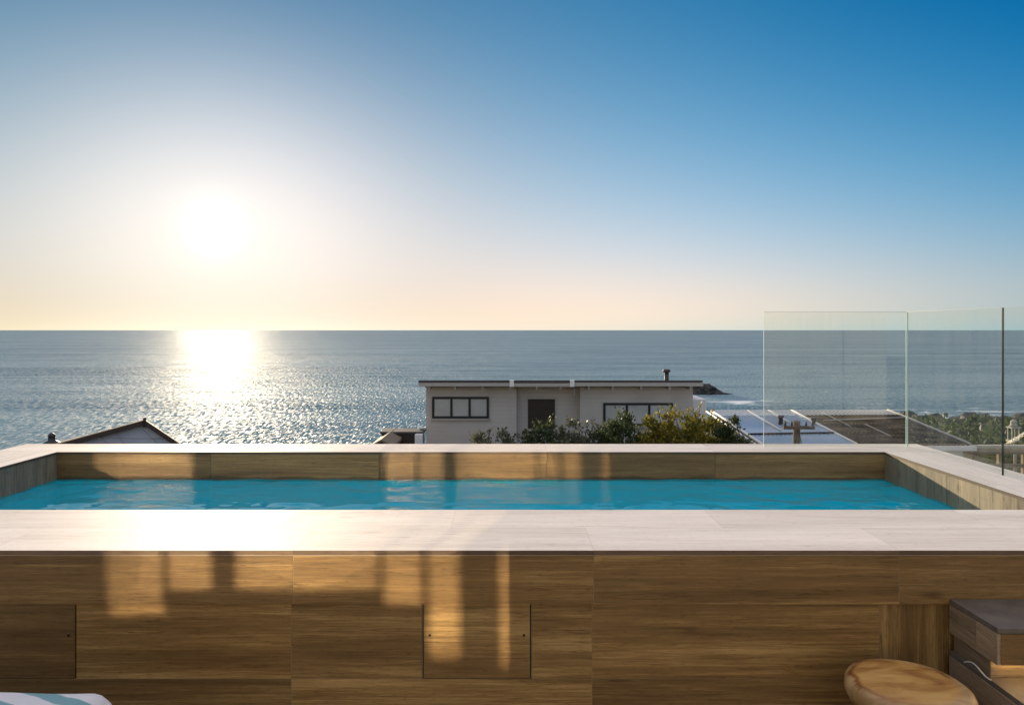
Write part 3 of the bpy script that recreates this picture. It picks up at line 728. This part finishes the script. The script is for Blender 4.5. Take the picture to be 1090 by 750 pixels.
for px in (544.5, 609):
    b = MB(); b.box(X(px,29)-.08, X(px,29)+.10, 29.02, 29.16, Z(411.5,29), Z(404.5,29)); b.build('gutter_outlet', M['white'], gut)
b = MB(); b.tube([(X(611,29.8), 29.75, Z(411,29.8)), (X(611.5,29.8), 29.72, Z(424,29.8))], .05, 8); b.build('downpipe', M['fascia'], gut)
for px in (458, 485, 514, 543, 571, 596, 626, 651, 681, 711, 733):
    b = MB(); b.box(X(px,29.6)-.045, X(px,29.6)+.045, 29.25, 29.9, Z(414,29.5), z0-.004); b.build('rafter_tail', M['fascia'], roof)
fz0 = Z(404, 31)
b = MB(); b.lathe([(.10,-.3),(.10,.50)], (X(709.5,31), 31, fz0-.15), 16); fl = b.build('flue', M['roofdark'], roof)
b = MB(); b.lathe([(.11,.48),(.17,.50),(.17,.58),(.12,.62)], (X(709.5,31), 31, fz0-.15), 16); b.build('flue_cap', M['roofdark'], fl)
def window(px0, px1, py0, py1, d, n, pane_mat, depth=.06, bar=.10):
    x0, x1, z0, z1 = X(px0,d), X(px1,d), Z(py1,d), Z(py0,d)
    b = MB(); b.box(x0, x1, d-depth, d-.002, z1-bar, z1); b.box(x0, x1, d-depth, d-.002, z0, z0+bar)
    step = (x1-x0-bar)/n
    for k in range(n+1): b.box(x0+k*step, x0+k*step+bar, d-depth+.001, d-.003, z0+bar, z1-bar)
    w = b.build('window', M['frame'], house)
    for k in range(n):
        b = MB(); b.box(x0+k*step+bar, x0+(k+1)*step, d-.030, d-.004, z0+bar, z1-bar); b.build('pane', pane_mat, w)
    b = MB(); b.box(x0-.06, x1+.06, d-depth-.07, d-.003, z0-.075, z0-.004); b.build('sill', M['fascia'], w)
    return w
mpane, t, bs = nt('window_glass_over_blind')
tc = N(t, 'ShaderNodeTexCoord'); n = N(t, 'ShaderNodeTexNoise', Scale=.9, Detail=3.0); L(t, tc.outputs['Object'], n.inputs['Vector'])
L(t, ramp(t, n.outputs['Fac'], [(.3,(.44,.42,.39)),(.7,(.60,.57,.53))]), bs.inputs['Base Color']); bs.inputs['Roughness'].default_value = .08
window(460, 520.5, 422, 445, 29.99, 3, mpane)
window(642, 716, 428.5, 453, 29.89, 3, mpane)
b = MB(); d = 30.44; b.box(X(562,d), X(590.5,d), d-.05, d-.002, Z(456,d), Z(424.5,d)); sh = b.build('shutter', M['brown'], house)
b = MB()
zz = Z(455,d)
while zz < Z(425.5,d): b.box(X(563,d), X(589.5,d), d-.075, d-.0505, zz, zz+.05); zz += .085
b.build('shutter_slats', M['brown'], sh)
b = MB(); b.box(X(556,d), X(590,d), d-.05, d-.002, Z(461,d), Z(458.5,d)); b.build('sill', M['brown'], house)
b = MB(); b.box(X(737.6,31), X(752,31), 31, 33, -5.6, Z(425,31)); an = b.build('annex', M['render_white'], house)
an['label'] = 'small white rendered annex at the right end'

# dark flat outbuilding left of the house
ob = empty('outbuilding', (X(425,27), 28.5, -5), 'dark flat-roofed outbuilding with white chimney left of the grey house', 'outbuilding')
b = MB(); d = 27.0; b.box(X(406,d), X(449,d), d, d+.8, -5.4, Z(461.5,d)); b.build('wall', M['brown'], ob)
b = MB(); b.box(X(405,d), X(451,d), d-.08, d+.9, Z(461.3,d), Z(459,d)); rf = b.build('roof', M['roofdark'], ob)
b = MB(); b.box(X(441.5,26.6), X(449.5,26.6), 26.6, 26.9, -5.2, Z(462.5,26.6)); ch = b.build('chimney', M['white'], ob)
b = MB(); b.tube([(X(446,27.6), 27.6, Z(461,27.6)), (X(446,27.6), 27.6, Z(453.5,27.6))], .05, 8); b.tube([(X(446,27.6), 27.6, Z(455,27.6)), (X(452,27.6), 27.6, Z(455.5,27.6))], .05, 8); b.build('vent_pipe', M['white'], rf)
gb = empty('garden_shed', (X(408,25), 25, -4.6), 'small tan gabled shed roof showing left of the dark outbuilding', 'shed')
mtan = simple('tan_roof_sheet', (.20,.155,.10), .8)
b = MB(); d = 25.0; pk = (X(406,d), Z(467.2,d)); l = (X(393,d), Z(474.5,d)); r = (X(419,d), Z(474.5,d))
for yy in ((d, d+3),):
    A, B_ = yy
    for p, q2 in ((l, pk), (pk, r)):
        b.face([(p[0],A,p[1]),(q2[0],A,q2[1]),(q2[0],B_,q2[1]),(p[0],B_,p[1])]); b.face([(p[0],A,p[1]-.08),(q2[0],A,q2[1]-.08),(q2[0],B_,q2[1]-.08),(p[0],B_,p[1]-.08)])
        b.face([(p[0],A,p[1]),(q2[0],A,q2[1]),(q2[0],A,q2[1]-.08),(p[0],A,p[1]-.08)])
b.build('roof', mtan, gb)
b = MB(); b.box(l[0]+.1, r[0]-.1, d+.1, d+2.9, -4.9, l[1]-.05); b.build('wall', mtan, gb)

# ------------------------------------------------------------------ gabled house on the left with a panelled roof slope
D = 24.0
O_ = Vector((X(154,24), 24, 0)); nv = O_.normalized(); av = Vector((nv.y, -nv.x, 0))
gh = empty('gabled_house', (O_.x, O_.y, -5), 'house with brown-edged gable of pale blue panels, left of the sun glitter', 'house')
gh.rotation_euler = (0, 0, math.atan2(av.y, av.x))
def gl(px, py):                     # photograph point on the gable plane -> (along, height above the house base)
    k = (px-545)/F; s_ = (k*O_.y-O_.x)/(av.x-k*av.y); return Vector((s_, 0, Z(py, O_.y+s_*av.y)+5))
pk, lf, rt = gl(154, 446), gl(28, 480.5), gl(203, 479)
mboard = simple('brown_barge_board', (.055,.034,.026), .6)
mpan, t, bs = nt('pale_blue_gable_panel')
tc = N(t, 'ShaderNodeTexCoord'); n = N(t, 'ShaderNodeTexNoise', Scale=1.2, Detail=5.0); L(t, tc.outputs['Object'], n.inputs['Vector'])
L(t, ramp(t, n.outputs['Fac'], [(.3,(.44,.46,.54)),(.7,(.54,.56,.63))]), bs.inputs['Base Color']); bs.inputs['Roughness'].default_value = .35
def gbuild(b, name, mat, par=None, merge=True):
    o = b.build(name, mat, None, merge); o.parent = par or gh; return o
DP = 2.2; FALL = .45
b = MB()
G_ = [(lf.x+.2,-.5), (rt.x-.15,-.5), (rt.x-.15,rt.z-.05), (pk.x,pk.z-.06), (lf.x+.2,lf.z)]
fr_ = [(x,0,z) for x,z in G_]; bk_l = [(x,DP,z-(FALL if k>1 else 0)) for k,(x,z) in enumerate(G_)]
b.face(fr_); b.face(bk_l[::-1])
for k in (0,1,4): b.face([fr_[k], bk_l[k], bk_l[(k+1)%5], fr_[(k+1)%5]])
wl = gbuild(b, 'gable_wall', mpan, merge=False)
def slope(p, q, wdt, y0, y1, name, mat, f0=0, f1=0):
    d_ = (q-p).normalized(); n_ = Vector((-d_.z, 0, d_.x)); n_ = n_ if n_.z > 0 else -n_
    P = [Vector((v.x, y0, v.z-f0)) for v in (p,q,q-n_*wdt,p-n_*wdt)]; Q = [Vector((v.x, y1, v.z-f1)) for v in (p,q,q-n_*wdt,p-n_*wdt)]
    b = MB(); b.face(P); b.face(Q[::-1])
    for k in range(4): b.face([P[k], P[(k+1)%4], Q[(k+1)%4], Q[k]])
    return gbuild(b, name, mat)
e_ = Vector((.004,0,0))
slope(lf, pk, .04, .06, DP+.1, 'roof_slope', M['roofdark'], .02, FALL); slope(pk+e_, rt, .04, .06, DP+.1, 'roof_slope', M['roofdark'], .02, FALL)
slope(lf, pk, .17, -.22, .055, 'barge_board', mboard); slope(pk+e_, rt, .15, -.22, .055, 'barge_board', mboard)
b = MB()     # thin pale trim and panel joints
def bar(p, q, r=.010): b.tube([(p[0],-.012,p[1]), (q[0],-.012,q[1])], r, 6)
def gp(px, py): v = gl(px, py); return (v.x, v.z)
bar(gp(76,472), gp(150,451.5), .018); bar(gp(106,463), gp(116,474)); bar(gp(122,458.5), gp(134,474)); bar(gp(148,453), gp(170,474)); bar(gp(112,466), gp(182,466.5))
gbuild(b, 'panel_joint', M['fascia'], wl)
b = MB(); b.lathe([(.06,-.25),(.05,.03),(.02,.07)], (pk.x, -.08, pk.z), 10); gbuild(b, 'ridge_cap', mboard)

# chimney cowl further left: top of a small cottage below
ct = empty('cottage', (X(40,26), 27.5, -5), 'cottage below the pool edge showing only its round dark chimney cowl', 'house')
d = 26.0
b = MB(); b.box(X(15,d), X(70,d), d, d+4, -5.4, Z(486,d)); b.build('wall', M['render_white'], ct)
b = MB(); b.box(X(12,d), X(73,d), d-.15, d+4.2, Z(485.8,d), Z(482,d)); rf = b.build('roof', M['roofdark'], ct)
b = MB(); cx = X(47.5,d); b.lathe([(.30,-1.2),(.30,-.16),(.20,-.10),(.12,-.06),(.12,.02),(.09,.05)], (cx, d+.4, Z(468.5,d)), 18); cs = b.build('chimney', M['black'], rf)
b = MB(); b.lathe([(.05,.0),(.11,.03),(.13,.10),(.10,.18),(.04,.22),(.005,.23)], (cx, d+.4, Z(468.5,d)), 18); b.build('cowl', M['black'], cs)

# ------------------------------------------------------------------ metal-roofed building on the right
mr = bpy.data.materials.new('corrugated_blue_grey_roof'); mr.use_nodes = True; t = mr.node_tree; bs = t.nodes['Principled BSDF']
tc = N(t, 'ShaderNodeTexCoord'); n = N(t, 'ShaderNodeTexNoise', Scale=.7, Detail=6.0); L(t, tc.outputs['Object'], n.inputs['Vector'])
L(t, ramp(t, n.outputs['Fac'], [(.3,(.24,.33,.46)),(.7,(.36,.45,.58))]), bs.inputs['Base Color']); bs.inputs['Roughness'].default_value = .32; bs.inputs['Metallic'].default_value = .25
mru = bpy.data.materials.new('weathered_brown_roof'); mru.use_nodes = True; t = mru.node_tree; bs = t.nodes['Principled BSDF']
tc = N(t, 'ShaderNodeTexCoord'); mp = N(t, 'ShaderNodeMapping'); mp.inputs['Scale'].default_value = (.55, 2.2, 1); L(t, tc.outputs['Object'], mp.inputs['Vector'])
n = N(t, 'ShaderNodeTexNoise', Scale=1.3, Detail=8.0, Roughness=.7, Distortion=.8); L(t, mp.outputs['Vector'], n.inputs['Vector'])
L(t, ramp(t, n.outputs['Fac'], [(.38,(.012,.010,.008)),(.5,(.055,.042,.028)),(.64,(.17,.13,.085))]), bs.inputs['Base Color']); bs.inputs['Roughness'].default_value = .7; bs.inputs['Specular IOR Level'].default_value = .2
DF = 24.0
O0 = Vector((X(757,DF), DF, Z(438.5,DF))); O1 = Vector((X(945,DF), DF, Z(437.5,DF)))
dirn = Vector((.143,-1,-.166)); LEN = 3.55
bld = empty('metal_roofed_building', ((O0.x+O1.x)/2, 21.5, -4.5), 'building with corrugated roof, pale blue left and weathered brown right', 'building')
def roof_strip(s0, s1, name, mat, par, pitch=.135, amp=.022):
    n = int((s1-s0)*(O1-O0).length/pitch*6); b = MB(); up = Vector((0,0,1))
    for i in range(n):
        fa, fb = s0+(s1-s0)*i/n, s0+(s1-s0)*(i+1)/n
        za = amp*math.sin(fa*(O1-O0).length/pitch*2*math.pi); zb = amp*math.sin(fb*(O1-O0).length/pitch*2*math.pi)
        pa, pb = O0.lerp(O1, fa)+up*za, O0.lerp(O1, fb)+up*zb
        b.face([pa, pb, pb+dirn*LEN, pa+dirn*LEN], None, 0, True)
    o = b.build(name, mat, par)
    so_ = o.modifiers.new('solid', 'SOLIDIFY'); so_.thickness = .012; return o
r1 = roof_strip(0, .455, 'blue_roof', mr, bld); r2 = roof_strip(.456, 1.0, 'brown_roof', mru, bld)
b = MB()   # scalloped white edge flashing along the high edge
L_ = (O1-O0).length; n = int(L_/.135)
for k in range(n):
    fa = (k+.12)/n; fb = (k+.58)/n; pa, pb = O0.lerp(O1, fa), O0.lerp(O1, fb); up_v = Vector((0,0,.05)); dz = dirn*.62+Vector((.05,0,.02))
    P = [pa+up_v, pb+up_v, pb+dz+up_v, pa+dz+up_v]; Q = [p-Vector((0,0,.012)) for p in P]
    b.face(P); b.face(Q[::-1])
    for a_ in range(4): b.face([P[a_], P[(a_+1)%4], Q[(a_+1)%4], Q[a_]])
b.box(O0.x, O1.x, DF+.031, DF+.05, O0.z-.06, O0.z+.075)
b.build('ridge_flashing', M['white'], bld)
def batten(s, a0, a1, r, par, mat=None, name='batten', shift=Vector()):
    b = MB(); p = O0.lerp(O1, s)+Vector((0,0,.045))+shift; b.tube([p+dirn*a0, p+dirn*a1], r, 6); b.build(name, mat or M['white'], par)
batten(0, 0, LEN, .045, r1, name='edge_trim'); batten(0, 0, LEN, .03, r1, name='edge_trim', shift=Vector((-.16,0,-.02)))
batten(1, 0, LEN, .045, r2, M['fascia'], name='edge_trim')
for s, a1 in ((.205, 2.2), (.325, 1.3)): batten(s, 0, a1, .03, r1)
batten(.455, 0, LEN, .04, r1)
for s, a0, a1 in ((.60, .3, 1.8), (.70, 1.6, 2.8)): batten(s, a0, a1, .022, r2, M['fascia'])
b = MB(); p = O0.lerp(O1,0)+dirn*2.55+Vector((0,0,.05)); q = O0.lerp(O1,.455)+dirn*2.45+Vector((0,0,.05)); b.tube([p, q], .03, 6); b.build('roof_seam', M['gap'], r1)
b = MB(); p = O0.lerp(O1,.52)+dirn*1.2+Vector((0,0,.05)); q = O0.lerp(O1,1.0)+dirn*.9+Vector((0,0,.05)); b.tube([p, q], .025, 6); b.build('roof_seam', M['fascia'], r2)
for px, py, h, par in ((831,447,.26,r1),(866,448,.22,r2)):
    d = 22.6; b = MB(); c = (X(px,d), d, Z(py+3.5,d)); b.lathe([(.07,-.1),(.07,h*.7),(.10,h*.72),(.10,h)], c, 12); b.build('vent_pipe', M['roofdark'], par)
b = MB(); P = [O0, O1, O1+dirn*LEN, O0+dirn*LEN]; P = [p+Vector((0,0,-.08)) for p in P]; cen = sum(P, Vector())/4; P = [p.lerp(cen, .05) for p in P]
for k in range(4):
    a, c = P[k], P[(k+1)%4]; b.face([(a.x,a.y,-5.5),(c.x,c.y,-5.5),c,a])
b.build('wall', M['render_white'], bld)
b = MB(); a_, c_ = O0+dirn*LEN, O1+dirn*LEN; b.box(a_.x-.1, c_.x+.1, a_.y-.14, a_.y-.02, a_.z-.10, a_.z+.02); b.build('gutter', M['white'], bld)
# utility pole in front of that roof
up_ = empty('utility_pole', (X(848,17.6), 17.6, -4.2), 'timber utility pole with cross-arm standing before the pale blue roof', 'utility pole')
mpole = simple('weathered_pole_timber', (.13,.10,.075), .85, var=.25, scale=5)
d = 17.6; px = X(848,d); zt = Z(447.5,d)
b = MB(); b.tube([(px,d,-4.4),(px,d,zt)], [.13,.085], 12); b.build('pole', mpole, up_)
b = MB(); b.box(X(832,d), X(865,d), d-.14, d-.07, Z(456,d), Z(452.5,d)); ca = b.build('crossarm', mpole, up_)
for q in (834, 841, 856, 863):
    b = MB(); b.lathe([(.02,0),(.035,.03),(.02,.06),(.03,.09),(.005,.11)], (X(q,d), d-.105, Z(452.4,d)), 10); b.build('insulator', M['black'], ca)
for q in (841, 853):
    b = MB(); b.tube([(px, d-.1, Z(457,d)), (X(q+ (q-848)*.2,d), d-.12, Z(480,d))], .008, 5); b.build('stay_wire', M['black'], up_)

# ------------------------------------------------------------------ right-hand verge: timber fence, lantern, scrub, shore boulders
M['lamp'] = simple('chalky_cream_lamp_paint', (.40,.37,.31), .7, var=.15)
fe = empty('timber_fence', (X(1075,21), 21, -4), 'weathered timber post and rail fence seen through the right glass', 'fence')
mfw = simple('pale_weathered_timber', (.30,.235,.16), .85, var=.2, scale=4)
d = 21.0
for k, q in enumerate(range(986, 1200, 26)):
    b = MB(); b.box(X(q,d)-.06, X(q,d)+.06, d-.05, d+.05, ground_z(X(q,d), d)-.1, Z(476.4,d)); b.build('post', mfw, fe)
b = MB(); b.box(X(984,d), X(1205,d), d-.14, d+.08, Z(476.2,d), Z(473.4,d)); b.build('cap_rail', M['lamp'], fe)
b = MB(); b.box(X(984,d), X(1205,d), d-.12, d-.055, Z(482.5,d), Z(477.2,d)); b.build('rail', mfw, fe)
b = MB(); b.box(X(984,d), X(1205,d), d-.10, d-.055, Z(497,d), Z(493,d)); b.build('rail', mfw, fe)
lm = empty('street_lamp', (X(1079,19), 24, -4), 'white lantern post lamp beyond the right glass joint', 'street lamp')
d = 24.0; cx = X(1079,d); zt = Z(446,d)
b = MB(); b.tube([(cx+.05,d,ground_z(cx,d)-.1),(cx+.05,d,Z(470,d))], [.05,.04], 10); b.build('pole', M['lamp'], lm)
b = MB()
for (ex, ey) in ((-.13,-.1),(.11,-.1),(.11,.1),(-.13,.1)): b.box(cx+ex, cx+ex+.03, d+ey, d+ey+.03, Z(468,d), Z(455.5,d))
b.box(cx-.16, cx+.17, d-.14, d+.16, Z(470,d), Z(468,d)); b.box(cx-.16, cx+.17, d-.14, d+.16, Z(455.4,d), Z(454,d))
lh = b.build('lantern_frame', M['lamp'], lm)
b = MB(); b.lathe([(.15,0),(.10,.08),(.09,.13),(.11,.17),(.05,.22),(.01,.25)], (cx, d, Z(453.9,d)), 12); b.build('lantern_cap', M['lamp'], lh)
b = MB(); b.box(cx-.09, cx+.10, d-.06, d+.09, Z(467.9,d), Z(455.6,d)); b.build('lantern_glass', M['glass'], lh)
rnd = random.Random(5)
b = MB()
for k in range(520):
    u = rnd.uniform(.50,.95); y = rnd.choice((rnd.uniform(48,120), rnd.uniform(110,290))); x = u*y
    s = rnd.uniform(.8,2.2)*(1+y/220)
    leaves(b, rnd, Vector((x, y, ground_z(x,y)+s*.25)), (s, s, s*.55), 46, .32*s, 1)
for k in range(90):
    u = rnd.uniform(.52,.9); y = rnd.uniform(23,46); x = u*y; s = rnd.uniform(.25,.55)
    leaves(b, rnd, Vector((x, y, ground_z(x,y)+s*.3)), (s, s, s*.5), 60, .10, 1)
sc2 = b.build('coastal_scrub', M['leaf_dark'], merge=False); tag(sc2, 'dark scrub covering the slope above the shore', 'scrub', kind='stuff')
b = MB(); bm = bmesh.new()
for k in range(170):
    x = rnd.uniform(150, 330); y = 268+rnd.gauss(18,14)+x*.03; s = rnd.uniform(1.0,4.5)
    mtx = Matrix.Translation((x, y, max(SEA, ground_z(x,y))+s*.1)) @ Matrix.Rotation(rnd.uniform(0,6), 4, 'Z') @ Matrix.Diagonal((s*1.3, s, s*.75, 1))
    r = bmesh.ops.create_icosphere(bm, subdivisions=2, radius=1, matrix=mtx)
    for v in r['verts']: v.co += v.co.normalized()*0 + Vector((mnoise.noise(v.co*.6), mnoise.noise(v.co*.6+Vector((9,0,0))), mnoise.noise(v.co*.6+Vector((0,9,0)))))*s*.35
me = bpy.data.meshes.new('shore_boulders'); bm.to_mesh(me); bm.free(); me.materials.append(mrock)
o = bpy.data.objects.new('shore_boulders', me); C.objects.link(o); tag(o, 'dark boulders along the surf line on the right', 'boulders', kind='stuff')

# ------------------------------------------------------------------ camera and render settings
cd = bpy.data.cameras.new('camera'); co = bpy.data.objects.new('camera', cd); C.objects.link(co)
co.location = EYE; co.rotation_euler = (R(90), 0, 0)
cd.sensor_width = 36; cd.lens = F/1090*36; cd.shift_y = -24/1090; cd.clip_start = .05; cd.clip_end = 200000
SC.camera = co
SC.render.engine = 'CYCLES'
cy = SC.cycles; cy.use_adaptive_sampling = False; cy.surface_guiding_probability = .7
cy.use_denoising = True
cy.max_bounces = 10; cy.transparent_max_bounces = 12; cy.diffuse_bounces = 4; cy.glossy_bounces = 5
cy.sample_clamp_indirect = 25; cy.caustics_reflective = True; cy.caustics_refractive = True; cy.blur_glossy = 0
cy.use_guiding = True; cy.use_surface_guiding = True; cy.guiding_training_samples = 128
SC.view_settings.view_transform = 'Standard'; SC.view_settings.look = 'None'
SC.view_settings.gamma = 1; SC.view_settings.exposure = .4
